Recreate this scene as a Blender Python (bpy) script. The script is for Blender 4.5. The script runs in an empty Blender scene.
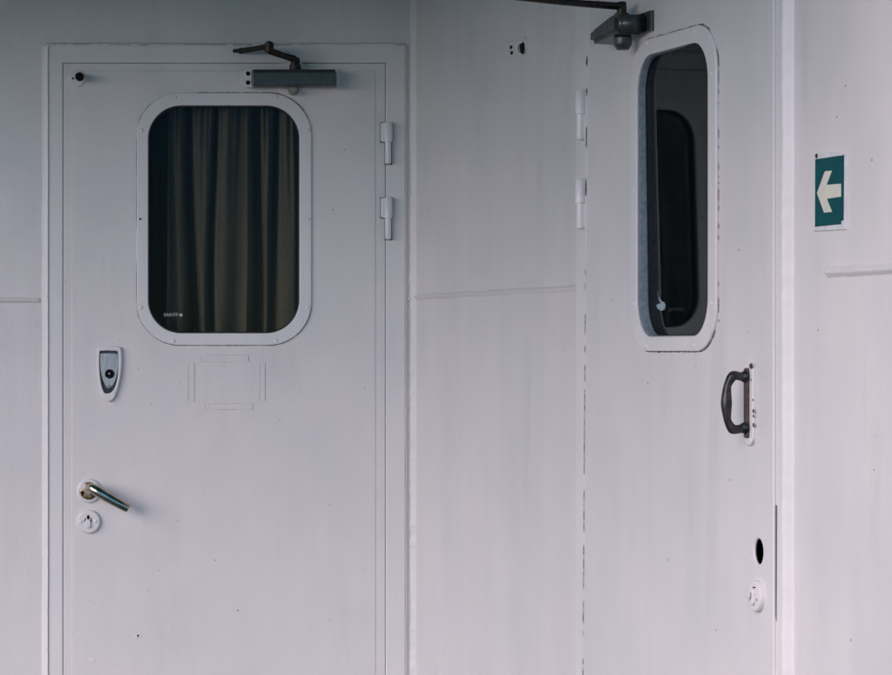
import bpy, bmesh, math, random
from mathutils import Vector, Matrix, noise
random.seed(7)
C = bpy.context.scene.collection
SC = bpy.context.scene
R = math.radians

# ------------------------------------------------------------------ measured set-up
# two steel bulkheads meet in a vertical corner at the world origin; back wall in y=0, side wall comes forward
D, HZ, ZH, S = 6.5, 350.0, 1.33, 0.00234         # camera distance, horizon row, eye height, metres per photo px on the back wall
FPX = D / S                                      # focal length in photo px
CX = (446 - 415) * S
TH = math.atan(D / (S / 0.00115 + CX * 0 + 31 * S))
cs, sn = math.cos(TH), math.sin(TH)

# ------------------------------------------------------------------ camera
cam = bpy.data.cameras.new('camera'); co = bpy.data.objects.new('camera', cam); C.objects.link(co)
co.location = (CX, -D, ZH); co.rotation_euler = (R(90), 0, 0)
cam.sensor_width = 36; cam.lens = 36 * FPX / 892; cam.shift_y = 12.5 / 892
cam.clip_end = 20000; cam.clip_start = 0.05
SC.camera = co

# ------------------------------------------------------------------ sky, sun, exposure
sd = Vector((-0.56, -0.60, 0.26)).normalized()
el = math.asin(sd.z); az = math.atan2(sd.x, sd.y)
w = bpy.data.worlds.new('World'); SC.world = w; w.use_nodes = True
nt = w.node_tree; bg = nt.nodes['Background']
sky = nt.nodes.new('ShaderNodeTexSky'); sky.sky_type = 'NISHITA'; sky.sun_disc = False
sky.sun_elevation = el; sky.sun_rotation = az; sky.air_density = 1.0; sky.dust_density = 0.0; sky.ozone_density = 9.0
nt.links.new(sky.outputs[0], bg.inputs[0]); bg.inputs[1].default_value = 0.09
sl = bpy.data.lights.new('sun', 'SUN'); sl.energy = 1.5; sl.angle = R(50); sl.color = (1.0, 0.80, 0.70)
so = bpy.data.objects.new('sun', sl); C.objects.link(so); so.location = sd * 20
so.rotation_euler = (-sd).to_track_quat('-Z', 'Y').to_euler()
SC.view_settings.view_transform = 'Standard'; SC.view_settings.look = 'None'
SC.view_settings.gamma = 1; SC.view_settings.use_curve_mapping = False
SC.view_settings.exposure = 1.1

# ------------------------------------------------------------------ photo px -> plane coordinates
M1 = Matrix(((1, 0, 0, 0), (0, 0, -1, 0), (0, 1, 0, 0), (0, 0, 0, 1)))
M2 = Matrix(((cs, 0, -sn, 0), (-sn, 0, -cs, 0), (0, 1, 0, 0), (0, 0, 0, 1)))
def P1(x, y, n=0.0):
    d = D - n
    return (CX + (x - 446) / FPX * d, ZH + (HZ - y) * d / FPX)
def P2(x, y, n=0.0):
    t = (x - 446) / FPX
    s = (t * D - t * n * cs + n * sn + CX) / (cs + t * sn)
    d = D - s * sn - n * cs
    return (s, ZH + (HZ - y) * d / FPX)

# ------------------------------------------------------------------ materials
def mat(name):
    m = bpy.data.materials.new(name); m.use_nodes = True
    return m, m.node_tree.nodes, m.node_tree.links, m.node_tree.nodes['Principled BSDF']
def ramp(N, stops):
    r = N.new('ShaderNodeValToRGB'); e = r.color_ramp.elements
    while len(e) < len(stops): e.new(0.5)
    for k, (p, c) in enumerate(stops):
        e[k].position = p; e[k].color = (*c, 1)
    return r
def paint(name, base=(0.775, 0.73, 0.70), rough=0.38, bump=1.0, specks=1.0, streak=1.0):
    """white ship's paint over uneven steel: faint washed streaks, mottling, pin-head rust specks, brushed relief"""
    m, N, L, b = mat(name)
    tc = N.new('ShaderNodeTexCoord')
    def nz(scale, vec=(1, 1, 1), detail=4, rgh=0.55, dist=0.0):
        mp = N.new('ShaderNodeMapping'); mp.inputs['Scale'].default_value = vec
        L.new(tc.outputs['Object'], mp.inputs[0])
        t = N.new('ShaderNodeTexNoise'); t.inputs['Scale'].default_value = scale
        t.inputs['Detail'].default_value = detail; t.inputs['Roughness'].default_value = rgh
        t.inputs['Distortion'].default_value = dist
        L.new(mp.outputs[0], t.inputs['Vector']); return t
    def mix(fac, a, c, mode='MULTIPLY'):
        x = N.new('ShaderNodeMix'); x.data_type = 'RGBA'; x.blend_type = mode
        if isinstance(fac, float): x.inputs[0].default_value = fac
        else: L.new(fac, x.inputs[0])
        if isinstance(a, tuple): x.inputs[6].default_value = (*a, 1)
        else: L.new(a, x.inputs[6])
        if isinstance(c, tuple): x.inputs[7].default_value = (*c, 1)
        else: L.new(c, x.inputs[7])
        return x.outputs[2]
    mott = ramp(N, [(0.3, (0.895, 0.92, 0.935)), (0.68, (1.0, 0.985, 0.985))]); L.new(nz(3.2, detail=6).outputs[0], mott.inputs[0])
    c = mix(1.0, base, mott.outputs[0])
    stk = ramp(N, [(0.38, (0.9, 0.91, 0.92)), (0.58, (1, 1, 1))]); L.new(nz(1.0, (9, 0.5, 1), 6, 0.6, 0.6).outputs[0], stk.inputs[0])
    c = mix(0.40 * streak, c, stk.outputs[0])
    grime = ramp(N, [(0.55, (1, 1, 1)), (0.78, (0.80, 0.79, 0.77))]); L.new(nz(2.2, (3.2, 0.55, 1), 8, 0.68, 0.5).outputs[0], grime.inputs[0])
    c = mix(0.6 * streak, c, grime.outputs[0])
    # pin-head specks: one random voronoi cell in many carries a small dark dot
    for sc, thr, size, col in ((22, 0.982, 0.045, (0.24, 0.19, 0.17)), (60, 0.96, 0.10, (0.45, 0.42, 0.40)), (9, 0.95, 0.016, (0.22, 0.17, 0.15))):
        v = N.new('ShaderNodeTexVoronoi'); v.inputs['Scale'].default_value = sc
        L.new(tc.outputs['Object'], v.inputs['Vector'])
        lt = N.new('ShaderNodeMath'); lt.operation = 'LESS_THAN'; L.new(v.outputs['Distance'], lt.inputs[0]); lt.inputs[1].default_value = size
        sp = N.new('ShaderNodeSeparateColor'); L.new(v.outputs['Color'], sp.inputs[0])
        gt = N.new('ShaderNodeMath'); gt.operation = 'GREATER_THAN'; L.new(sp.outputs[0], gt.inputs[0]); gt.inputs[1].default_value = 1 - (1 - thr) * specks
        mu = N.new('ShaderNodeMath'); mu.operation = 'MULTIPLY'; L.new(lt.outputs[0], mu.inputs[0]); L.new(gt.outputs[0], mu.inputs[1])
        sc2 = N.new('ShaderNodeMath'); sc2.operation = 'MULTIPLY'; L.new(mu.outputs[0], sc2.inputs[0]); sc2.inputs[1].default_value = 0.8
        c = mix(sc2.outputs[0], c, col, 'MIX')
    L.new(c, b.inputs['Base Color'])
    rr = N.new('ShaderNodeMapRange'); rr.inputs['To Min'].default_value = rough - 0.07; rr.inputs['To Max'].default_value = rough + 0.12
    L.new(nz(5.0, (4, 0.6, 1), 5).outputs[0], rr.inputs[0]); L.new(rr.outputs[0], b.inputs['Roughness'])
    b1 = N.new('ShaderNodeBump'); b1.inputs['Strength'].default_value = 0.95 * bump; b1.inputs['Distance'].default_value = 0.012
    L.new(nz(2.6, (1.6, 0.8, 1), 2, 0.4).outputs[0], b1.inputs['Height'])
    b2 = N.new('ShaderNodeBump'); b2.inputs['Strength'].default_value = 0.30 * bump; b2.inputs['Distance'].default_value = 0.002
    L.new(nz(60, (1.5, 0.35, 1), 6, 0.7).outputs[0], b2.inputs['Height']); L.new(b1.outputs[0], b2.inputs['Normal'])
    b3 = N.new('ShaderNodeBump'); b3.inputs['Strength'].default_value = 0.10 * bump; b3.inputs['Distance'].default_value = 0.001
    L.new(nz(330, (1, 0.6, 1), 3, 0.6).outputs[0], b3.inputs['Height']); L.new(b2.outputs[0], b3.inputs['Normal'])
    L.new(b3.outputs[0], b.inputs['Normal'])
    return m
def simple(name, col, rough=0.5, metal=0.0, col2=None, scale=60, bump=0.15, vec=(1, 1, 1), lo=0.4, hi=0.62):
    m, N, L, b = mat(name)
    tc = N.new('ShaderNodeTexCoord'); mp = N.new('ShaderNodeMapping'); mp.inputs['Scale'].default_value = vec
    L.new(tc.outputs['Object'], mp.inputs[0])
    t = N.new('ShaderNodeTexNoise'); t.inputs['Scale'].default_value = scale; t.inputs['Detail'].default_value = 6; t.inputs['Roughness'].default_value = 0.6
    L.new(mp.outputs[0], t.inputs['Vector'])
    r = ramp(N, [(lo, col), (hi, col2 or tuple(min(1, x * 1.35) for x in col))]); L.new(t.outputs[0], r.inputs[0])
    L.new(r.outputs[0], b.inputs['Base Color'])
    mr = N.new('ShaderNodeMapRange'); mr.inputs['To Min'].default_value = max(0.03, rough - 0.08); mr.inputs['To Max'].default_value = rough + 0.1
    L.new(t.outputs[0], mr.inputs[0]); L.new(mr.outputs[0], b.inputs['Roughness'])
    b.inputs['Metallic'].default_value = metal
    bp = N.new('ShaderNodeBump'); bp.inputs['Strength'].default_value = bump; bp.inputs['Distance'].default_value = 0.001
    L.new(t.outputs[0], bp.inputs['Height']); L.new(bp.outputs[0], b.inputs['Normal'])
    return m
def glass(name, tint, refl=0.95, wavy=0.05):
    m, N, L, b = mat(name); N.remove(b); out = N['Material Output']
    tr = N.new('ShaderNodeBsdfTransparent'); tr.inputs[0].default_value = (*tint, 1)
    gl = N.new('ShaderNodeBsdfGlossy'); gl.inputs['Roughness'].default_value = 0.025; gl.inputs[0].default_value = (refl * 0.95, refl, refl, 1)
    fr = N.new('ShaderNodeFresnel'); fr.inputs['IOR'].default_value = 1.5
    ge = N.new('ShaderNodeNewGeometry')
    iv = N.new('ShaderNodeMath'); iv.operation = 'SUBTRACT'; iv.inputs[0].default_value = 1; L.new(ge.outputs['Backfacing'], iv.inputs[1])
    mu = N.new('ShaderNodeMath'); mu.operation = 'MULTIPLY'; L.new(fr.outputs[0], mu.inputs[0]); L.new(iv.outputs[0], mu.inputs[1])
    tc = N.new('ShaderNodeTexCoord'); t = N.new('ShaderNodeTexNoise'); t.inputs['Scale'].default_value = 3.5; L.new(tc.outputs['Object'], t.inputs['Vector'])
    bp = N.new('ShaderNodeBump'); bp.inputs['Strength'].default_value = wavy; bp.inputs['Distance'].default_value = 0.01
    L.new(t.outputs[0], bp.inputs['Height']); L.new(bp.outputs[0], gl.inputs['Normal'])
    mx = N.new('ShaderNodeMixShader'); L.new(mu.outputs[0], mx.inputs[0]); L.new(tr.outputs[0], mx.inputs[1]); L.new(gl.outputs[0], mx.inputs[2])
    L.new(mx.outputs[0], out.inputs['Surface'])
    return m

WALL = paint('wall_paint', rough=0.30)
DOOR = paint('door_paint', (0.785, 0.74, 0.71), 0.42, 0.8, 0.9, 0.7)
TRIM = paint('trim_paint', (0.815, 0.775, 0.745), 0.36, 0.7, 0.6, 0.5)
HINGE_WHITE = paint('hinge_gloss_paint', (0.88, 0.85, 0.825), 0.28, 0.6, 0.3, 0.2)  # whiter than the trim, for the hinges only
HINGE_SHADE = simple('hinge_edge_shade', (0.07, 0.07, 0.07), 0.9, 0, (0.20, 0.19, 0.185), 90)  # dark tone for the contact shadow painted round the hinges
BEAD = paint('bead_paint', (0.80, 0.76, 0.73), 0.42, 1.2, 0.5, 0.3)
RUST = simple('rust', (0.035, 0.024, 0.02), 0.85, 0, (0.13, 0.085, 0.06), 160)
CLOSER = simple('closer_grey_enamel', (0.048, 0.055, 0.053), 0.34, 0.3, (0.088, 0.096, 0.092), 70, 0.12, (1, 1, 1), 0.3, 0.7)
DARKM = simple('closer_bevel_shade', (0.010, 0.009, 0.008), 0.42, 0.4, (0.045, 0.032, 0.026), 120, 0.3)
BLACK = simple('black_rubber', (0.006, 0.006, 0.007), 0.8, 0, (0.012, 0.012, 0.012), 80)
BLACK.node_tree.nodes['Principled BSDF'].inputs['Specular IOR Level'].default_value = 0.15
FADED = simple('faded_rust', (0.12, 0.095, 0.085), 0.85, 0, (0.46, 0.41, 0.38), 130)
SEAL = simple('dark_sealant', (0.05, 0.045, 0.045), 0.8, 0, (0.16, 0.13, 0.115), 120)
CHROME = simple('worn_chrome', (0.42, 0.345, 0.25), 0.16, 1.0, (0.56, 0.49, 0.39), 40, 0.06)
BRASS = simple('worn_brass', (0.20, 0.13, 0.07), 0.35, 0.8, (0.36, 0.26, 0.15), 120, 0.2)
STEEL = simple('dull_steel', (0.37, 0.32, 0.275), 0.33, 1.0, (0.47, 0.42, 0.37), 60, 0.08, (4, 0.3, 1))
IRON = simple('black_cast_iron', (0.012, 0.014, 0.014), 0.33, 0.25, (0.045, 0.042, 0.038), 70, 0.35)
BROWN = simple('brown_varnish', (0.030, 0.020, 0.015), 0.55, 0, (0.11, 0.08, 0.06), 200, 0.4, (1, 0.5, 1))
GASKET = simple('dark_gasket', (0.012, 0.015, 0.016), 0.6, 0, (0.03, 0.035, 0.036), 200)
CLOTH = simple('taupe_curtain_cloth', (0.142, 0.146, 0.135), 0.9, 0, (0.178, 0.183, 0.170), 500, 0.4, (1, 0.15, 1))
WOOD = simple('dark_cabin_veneer', (0.055, 0.042, 0.025), 0.5, 0, (0.085, 0.066, 0.04), 12, 0.1, (6, 0.5, 6))
GREEN = simple('sign_green', (0.0, 0.068, 0.075), 0.6, 0, (0.002, 0.082, 0.088), 30, 0.05)
GREEN.node_tree.nodes['Principled BSDF'].inputs['Specular IOR Level'].default_value = 0.2
CREAM = simple('glow_film_cream', (0.66, 0.66, 0.56), 0.45, 0, (0.74, 0.71, 0.54), 22, 0.05)
SIGNW = simple('sign_white', (0.64, 0.63, 0.63), 0.4, 0, (0.74, 0.73, 0.73), 60, 0.1)
MARK = simple('etched_mark', (0.5, 0.5, 0.47), 0.5)
SMEAR = simple('dried_smear', (0.22, 0.30, 0.33), 0.6, 0, (0.38, 0.48, 0.52), 150)
DECKM = simple('deck_paint', (0.003, 0.066, 0.07), 0.6, 0, (0.006, 0.09, 0.096), 9)
HEAD = paint('unseen_overhang_teal', (0.0, 0.33, 0.38), 0.5)
GLASS = glass('window_glass', (0.86, 0.84, 0.79), 0.15)
GLASS2 = glass('tinted_window_glass', (0.35, 0.40, 0.40), 0.6, 0.004)

# ------------------------------------------------------------------ mesh helpers (all in plane coordinates: x along the wall, y up, z out of it)
def finish(me, m, ang=35):
    if m: me.materials.append(m)
    for p in me.polygons: p.use_smooth = True
    me.set_sharp_from_angle(angle=R(ang))
    for p in me.polygons:                                            # big caps keep their true flat normal
        if p.area > 2e-5 and len(me.polygons) < 3000 and abs(p.normal.z) > 0.999: p.use_smooth = False
    return me
def link(name, me, parent=None, loc=(0, 0, 0)):
    o = bpy.data.objects.new(name, me); C.objects.link(o); o.parent = parent; o.location = loc
    return o
def plate(loops, z0, z1, bevel, m, ang=35, res=2):
    cu = bpy.data.curves.new('outline', 'CURVE'); cu.dimensions = '2D'; cu.fill_mode = 'BOTH'
    cu.extrude = (z1 - z0) / 2 - bevel; cu.bevel_depth = bevel; cu.bevel_resolution = res; cu.offset = -bevel
    for lp in loops:
        sp = cu.splines.new('POLY'); sp.points.add(len(lp) - 1); sp.use_cyclic_u = True
        for q, (x, y) in zip(sp.points, lp): q.co = (x, y, 0, 1)
    ob = bpy.data.objects.new('outline', cu); C.objects.link(ob)
    me = bpy.data.meshes.new_from_object(ob.evaluated_get(bpy.context.evaluated_depsgraph_get()))
    bpy.data.objects.remove(ob); bpy.data.curves.remove(cu)
    me.transform(Matrix.Translation((0, 0, (z0 + z1) / 2)))
    me.materials.clear()
    bm = bmesh.new(); bm.from_mesh(me); bmesh.ops.remove_doubles(bm, verts=bm.verts, dist=1e-6)
    bmesh.ops.recalc_face_normals(bm, faces=bm.faces); bm.to_mesh(me); bm.free()
    return finish(me, m, ang)
def smooth(P, n=6):
    out = []; N_ = len(P)
    for i in range(N_):
        a, b, c, d = (Vector(P[(i + k) % N_]) for k in (-1, 0, 1, 2))
        for k in range(n):
            t = k / n
            q = 0.5 * (2 * b + (c - a) * t + (2 * a - 5 * b + 4 * c - d) * t * t + (3 * b - a - 3 * c + d) * t ** 3); out.append((q.x, q.y))
    return out
def rect(x0, y0, x1, y1): return [(x0, y0), (x1, y0), (x1, y1), (x0, y1)]
def rrect(x0, y0, x1, y1, rx, ry=None, n=12):
    ry = ry or rx; out = []
    for cx, cy, a0 in ((x1 - rx, y1 - ry, 0), (x0 + rx, y1 - ry, 90), (x0 + rx, y0 + ry, 180), (x1 - rx, y0 + ry, 270)):
        for k in range(n + 1):
            a = R(a0 + 90 * k / n); out.append((cx + rx * math.cos(a), cy + ry * math.sin(a)))
    return out
def circ(cx, cy, r, ry=None, n=32): return [(cx + r * math.cos(2 * math.pi * k / n), cy + (ry or r) * math.sin(2 * math.pi * k / n)) for k in range(n)]
def lathe(profile, m, n=28, axis='Z', c=(0, 0, 0), ang=40):
    """profile: (radius, height) from bottom to top, spun round the out-of-wall axis (Z) or the vertical (Y)"""
    bm = bmesh.new(); rings = []
    for r, h in profile:
        ring = []
        for k in range(n):
            a = 2 * math.pi * k / n; x, y = r * math.cos(a), r * math.sin(a)
            p = (x, y, h) if axis == 'Z' else (x, h, -y)
            ring.append(bm.verts.new((p[0] + c[0], p[1] + c[1], p[2] + c[2])))
        rings.append(ring)
    for a, b in zip(rings, rings[1:]):
        for k in range(n): bm.faces.new((a[k], a[(k + 1) % n], b[(k + 1) % n], b[k]))
    bm.faces.new(rings[0][::-1]); bm.faces.new(rings[-1])
    bmesh.ops.recalc_face_normals(bm, faces=bm.faces)
    me = bpy.data.meshes.new('m'); bm.to_mesh(me); bm.free(); return finish(me, m, ang)
def tube(pts, m, n=16, flat=1.0, sub=6, ang=50):
    """swept rod through (x, y, z, radius) knots, smoothed with a Catmull-Rom curve; flat squashes it along z"""
    K = [Vector(p) for p in pts]; path = []
    for i in range(len(K) - 1):
        p0, p1, p2, p3 = K[max(i - 1, 0)], K[i], K[i + 1], K[min(i + 2, len(K) - 1)]
        for k in range(sub):
            t = k / sub
            path.append(0.5 * ((2 * p1) + (p2 - p0) * t + (2 * p0 - 5 * p1 + 4 * p2 - p3) * t * t + (3 * p1 - p0 - 3 * p2 + p3) * t ** 3))
    path.append(K[-1]); bm = bmesh.new(); rings = []; up = None
    for i, p in enumerate(path):
        a, b = path[max(i - 1, 0)], path[min(i + 1, len(path) - 1)]
        t = (Vector(b[:3]) - Vector(a[:3])).normalized()
        if up is None: up = Vector((0, 0, 1)) if abs(t.z) < 0.9 else Vector((0, 1, 0))
        sx = t.cross(up).normalized(); up = sx.cross(t).normalized(); r = p[3]
        rings.append([bm.verts.new(Vector(p[:3]) + sx * r * math.cos(2 * math.pi * k / n) + up * r * flat * math.sin(2 * math.pi * k / n)) for k in range(n)])
    for a, b in zip(rings, rings[1:]):
        for k in range(n): bm.faces.new((a[k], a[(k + 1) % n], b[(k + 1) % n], b[k]))
    for rg in (rings[0], rings[-1]): bm.faces.new(rg)
    bmesh.ops.recalc_face_normals(bm, faces=bm.faces)
    bmesh.ops.bevel(bm, geom=[e for e in bm.edges if len(e.link_faces) == 2 and e.calc_face_angle(0) > 1.2], offset=min(0.0012, pts[-1][3] * 0.3), segments=2, affect='EDGES')
    me = bpy.data.meshes.new('m'); bm.to_mesh(me); bm.free(); return finish(me, m, ang)
def bead(path, wd, ht, m, z=0.0, rag=0.25, step=0.004, skew=0.0, seed=0.0, soft=True):
    """a weld bead: half-round ridge along a polyline in the wall plane with a ragged, rippled surface"""
    P = []
    for (x0, y0), (x1, y1) in zip(path, path[1:]):
        L = math.hypot(x1 - x0, y1 - y0); k = max(2, int(L / step))
        P += [(x0 + (x1 - x0) * i / k, y0 + (y1 - y0) * i / k) for i in range(k)]
    P.append(path[-1]); bm = bmesh.new(); rows = []; NS = 11
    for i, (x, y) in enumerate(P):
        a, b = P[max(i - 1, 0)], P[min(i + 1, len(P) - 1)]
        t = Vector((b[0] - a[0], b[1] - a[1])).normalized(); nn = Vector((-t.y, t.x))
        n1 = noise.noise((x * 45, y * 45, seed)); n2 = noise.noise((x * 160, y * 160, seed + 5)); n3 = noise.noise((x * 9, y * 9, seed + 9))
        ww = wd * (1 + rag * (0.5 * n1 + 0.4 * n3)); hh = ht * (1 + rag * (0.6 * n1 + 0.5 * n2 + 0.5 * n3)); off = rag * wd * 0.35 * n3
        if i in (0, len(P) - 1): hh *= 0.05
        row = []
        for k in range(NS):
            a_ = math.pi * k / (NS - 1); cx = math.cos(a_)
            if soft: cx = 1 - 2 * k / (NS - 1)
            q = Vector((x, y)) + nn * (cx * ww / 2 + off)
            pr = 0.5 * (1 + math.cos(math.pi * cx)) if soft else math.sin(a_)
            row.append(bm.verts.new((q.x, q.y, z + pr * hh + skew * cx - (0.0006 if k in (0, NS - 1) else 0))))
        rows.append(row)
    for a, b in zip(rows, rows[1:]):
        for k in range(NS - 1): bm.faces.new((a[k], b[k], b[k + 1], a[k + 1]))
    bmesh.ops.recalc_face_normals(bm, faces=bm.faces)
    me = bpy.data.meshes.new('m'); bm.to_mesh(me); bm.free()
    me.flip_normals() if me.polygons[len(me.polygons) // 2].normal.z < 0 else None
    return finish(me, m, 60)
def dashes(path, m, z, wmax, fill, seed, lmin=0.004, lmax=0.05):
    """ragged paint cracks, or a painted shade line, along an edge: thin slivers of varying length and width with a hair of thickness"""
    rnd = random.Random(seed); bm = bmesh.new()
    seg = []; tot = 0
    for a, b in zip(path, path[1:]):
        l = math.hypot(b[0] - a[0], b[1] - a[1]); seg.append((tot, l, a, b)); tot += l
    def at(s):
        for t0, l, a, b in seg:
            if s <= t0 + l or (t0, l, a, b) == seg[-1]:
                f = min(1, (s - t0) / max(l, 1e-9)); tx, ty = (b[0] - a[0]) / l, (b[1] - a[1]) / l
                return a[0] + (b[0] - a[0]) * f, a[1] + (b[1] - a[1]) * f, -ty, tx
    s = 0
    while s < tot:
        l = rnd.uniform(lmin, lmax)
        if rnd.random() < fill:
            e = min(s + l, tot); k = max(2, int((e - s) / 0.004)); up = []; dn = []
            for i in range(k + 1):
                u = i / k; x, y, nx, ny = at(s + (e - s) * u)
                wv = wmax * (0.35 + 0.65 * rnd.random()) * (math.sin(math.pi * u) ** 0.5 if 0 < i < k else 0.15) / 2; o = rnd.uniform(-0.3, 0.3) * wmax * 0.5
                up.append((x + nx * (wv + o), y + ny * (wv + o))); dn.append((x - nx * (wv - o), y - ny * (wv - o)))
            for i in range(k):
                top = [bm.verts.new((*p, z)) for p in (dn[i], dn[i + 1], up[i + 1], up[i])]; bm.faces.new(top)
                bot = [bm.verts.new((v.co.x, v.co.y, z - 0.0004)) for v in top]; bm.faces.new(bot[::-1])
                for q in range(4): bm.faces.new((top[q], bot[q], bot[(q + 1) % 4], top[(q + 1) % 4]))
        s += l
    bmesh.ops.recalc_face_normals(bm, faces=bm.faces)
    me = bpy.data.meshes.new('m'); bm.to_mesh(me); bm.free()
    me.materials.append(m); return me
def join(*mes):
    bm = bmesh.new(); mats = []
    for me in mes:
        t = bmesh.new(); t.from_mesh(me); tmp = bpy.data.meshes.new('t')
        for f in t.faces:
            mm = me.materials[f.material_index]
            if mm not in mats: mats.append(mm)
            f.material_index = mats.index(mm)
        t.to_mesh(tmp); t.free(); bm.from_mesh(tmp); bpy.data.meshes.remove(tmp)
    out = bpy.data.meshes.new('m'); bm.to_mesh(out); bm.free()
    for mm in mats: out.materials.append(mm)
    return out
def box(x0, y0, z0, x1, y1, z1, m, bevel=0.001, seg=2):
    bm = bmesh.new(); bmesh.ops.create_cube(bm, size=1)
    for v in bm.verts: v.co = (x0 + (v.co.x + .5) * (x1 - x0), y0 + (v.co.y + .5) * (y1 - y0), z0 + (v.co.z + .5) * (z1 - z0))
    if bevel: bmesh.ops.bevel(bm, geom=bm.edges[:], offset=bevel, segments=seg, affect='EDGES')
    me = bpy.data.meshes.new('m'); bm.to_mesh(me); bm.free(); return finish(me, m)

def thing(name, label, cat, M=None, base=(0, 0, 0), group=None):
    """Empty at the base of a thing standing in a wall plane; parts keep plane coordinates through their own offset"""
    o = bpy.data.objects.new(name, None); C.objects.link(o); o.empty_display_size = 0.1
    o.matrix_world = (M or Matrix()) @ Matrix.Translation(base)
    o['label'] = label; o['category'] = cat; o['kind'] = 'thing'
    if group: o['group'] = group
    return o, tuple(-x for x in base)

# ------------------------------------------------------------------ ground, water, unseen overhang
def struct(name, me, kind='structure'):
    o = link(name, me); o['kind'] = kind; return o
struct('deck', box(-5.3, -7.6, -0.3, 4.7, 3.0, 0.0, DECKM, 0.01))
WATER = simple('sea_water', (0.002, 0.052, 0.058), 0.2, 0, (0.004, 0.07, 0.078), 0.4, 1.0)
bm = bmesh.new(); bmesh.ops.create_grid(bm, x_segments=8, y_segments=8, size=6000)
for v in bm.verts: v.co.z = -9
me = bpy.data.meshes.new('m'); bm.to_mesh(me); bm.free(); struct('sea', finish(me, WATER))
OV = -3.0
ovh = link('unseen_deck_overhang', plate([[(-2.5, OV), (0.2, OV), (0.5, -2.25), (4.6, -2.25), (4.6, 2.6), (-2.5, 2.6)]], 2.24, 2.36, 0.008, HEAD))  # out of view; outline and teal shaped for the light on the walls
ovh['label'] = 'unseen upper deck overhang shaped to shade the recess in front of both doors'; ovh['category'] = 'overhang'; ovh['kind'] = 'thing'

# ------------------------------------------------------------------ back wall
b1, o1 = thing('wall', 'white painted steel back wall around the door with the curtained window', 'wall', M1, (-1.6, 0, 0), 'white steel walls')
Z_SILL = 0.13
dl, dt = P1(63.2, 63.2); dr, _ = P1(385.6, 63)
link('panel', plate([rect(-4.5, 0, 0.02, 2.235), rect(dl, Z_SILL, dr, dt)], -0.05, 0.0, 0.0015, WALL), b1, o1)
fl, ft = P1(46.5, 45.3); fr_, _ = P1(405.5, 45)
# slightly wavy top edge of the welded-on frame plate
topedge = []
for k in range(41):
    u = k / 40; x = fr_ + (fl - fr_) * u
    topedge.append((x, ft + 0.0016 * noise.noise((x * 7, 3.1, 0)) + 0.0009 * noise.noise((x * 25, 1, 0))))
link('door_frame', plate([[(fl, 0.02), (fr_, 0.02)] + topedge, rect(dl, Z_SILL, dr, dt)], -0.0005, 0.0085, 0.003, TRIM), b1, o1)
link('crack_shade_line', dashes([(x, y + 0.0008) for x, y in topedge[::-1]], simple('weld_shade', (0.20, 0.22, 0.22), 0.9, 0, (0.34, 0.36, 0.36), 40), 0.0088, 0.0022, 0.95, 61, 0.12, 0.4), b1, o1)  # grey line painting in the shadow along the frame's top edge
link('weld_bead', bead([(P1(44.5, 0)[0], 0.0), (P1(44.5, 0)[0], ft - 0.002)], 0.019, 0.002, BEAD, 0.0046, 0.22, skew=-0.0078, seed=1), b1, o1)
link('weld_bead', bead([(P1(0, 45)[0] + 46 * S, ft + 0.0005), (fr_, ft + 0.0005)], 0.0095, 0.0085, TRIM, 0, 0.4, seed=2, soft=False), b1, o1)
link('weld_bead', bead([(fr_ + 0.001, 0.0), (fr_ + 0.001, ft - 0.002)], 0.011, 0.007, TRIM, 0, 0.3, seed=3), b1, o1)
sy = P1(0, 300.3)[1]
link('weld_seam', bead([(-4.5, sy), (P1(40.5, 0)[0], sy)], 0.0145, 0.0050, WALL, 0, 0.25, seed=4), b1, o1)
link('weld_seam', bead([(P1(407.5, 0)[0], sy + 0.003), (P1(413, 0)[0], sy + 0.003)], 0.0135, 0.0045, WALL, 0, 0.25, seed=5), b1, o1)

# ------------------------------------------------------------------ side wall
b2, o2 = thing('wall', 'white painted steel side wall around the door with the black grip handle', 'wall', M2, (0.9, 0, 0), 'white steel walls')
FN = 0.016                                                        # frame plate stands this proud of the side wall
DN = FN + 0.0006                                                  # face of the side door
d2top = dt
xl_t, xl_b = P2(587.3, 60, FN)[0], P2(583.3, 675, FN)[0]          # hinge edge leans a little
zt, zb = P2(587, 60, FN)[1], P2(583, 675, FN)[1]
def xl(z): return xl_b + (xl_t - xl_b) * (z - zb) / (zt - zb)
xr = P2(773.2, 400, DN)[0]
open2 = [(xl(Z_SILL), Z_SILL), (xr + 0.03, Z_SILL), (xr + 0.03, d2top), (xl(d2top), d2top)]
link('panel', plate([rect(0.0, 0, 3.9, 2.235), open2], -0.05, 0.0, 0.0015, WALL), b2, o2)
fl2 = P2(575.5, 300, FN)[0]; fr2 = P2(783.5, 400, 0.011)[0]; fm2 = P2(775.6, 400, 0.010)[0]
FT = d2top + 0.045
link('door_frame', plate([[(fl2, 0.02), (xl(0.02) - 0.0008, 0.02), (xl(d2top) - 0.0008, d2top), (fr2, d2top), (fr2, FT), (fl2, FT)]], -0.0005, FN, 0.002, TRIM), b2, o2)
link('latch_stile', plate([rect(fm2, 0.02, fr2, d2top - 0.001)], -0.0005, 0.0115, 0.0025, TRIM), b2, o2)
link('latch_groove', plate([rect(xr + 0.0035, 0.02, fm2 - 0.0006, d2top - 0.001)], -0.03, 0.0075, 0.001, TRIM), b2, o2)
slot = [P2(774.9, 504, .012), P2(777.0, 506, .012), P2(776.4, 622, .012), P2(775.2, 612, .012)]
link('weld_bead', bead([(-0.001, 0.0), (-0.001, 2.235)], 0.026, 0.012, BEAD, 0.0, 0.3, seed=6), b2, o2)
xb = fr2 + 0.004
link('weld_bead', bead([(xb, 0.0), (xb, 2.2)], 0.030, 0.011, BEAD, 0.005, 0.14, skew=0.006, seed=7), b2, o2)
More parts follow.
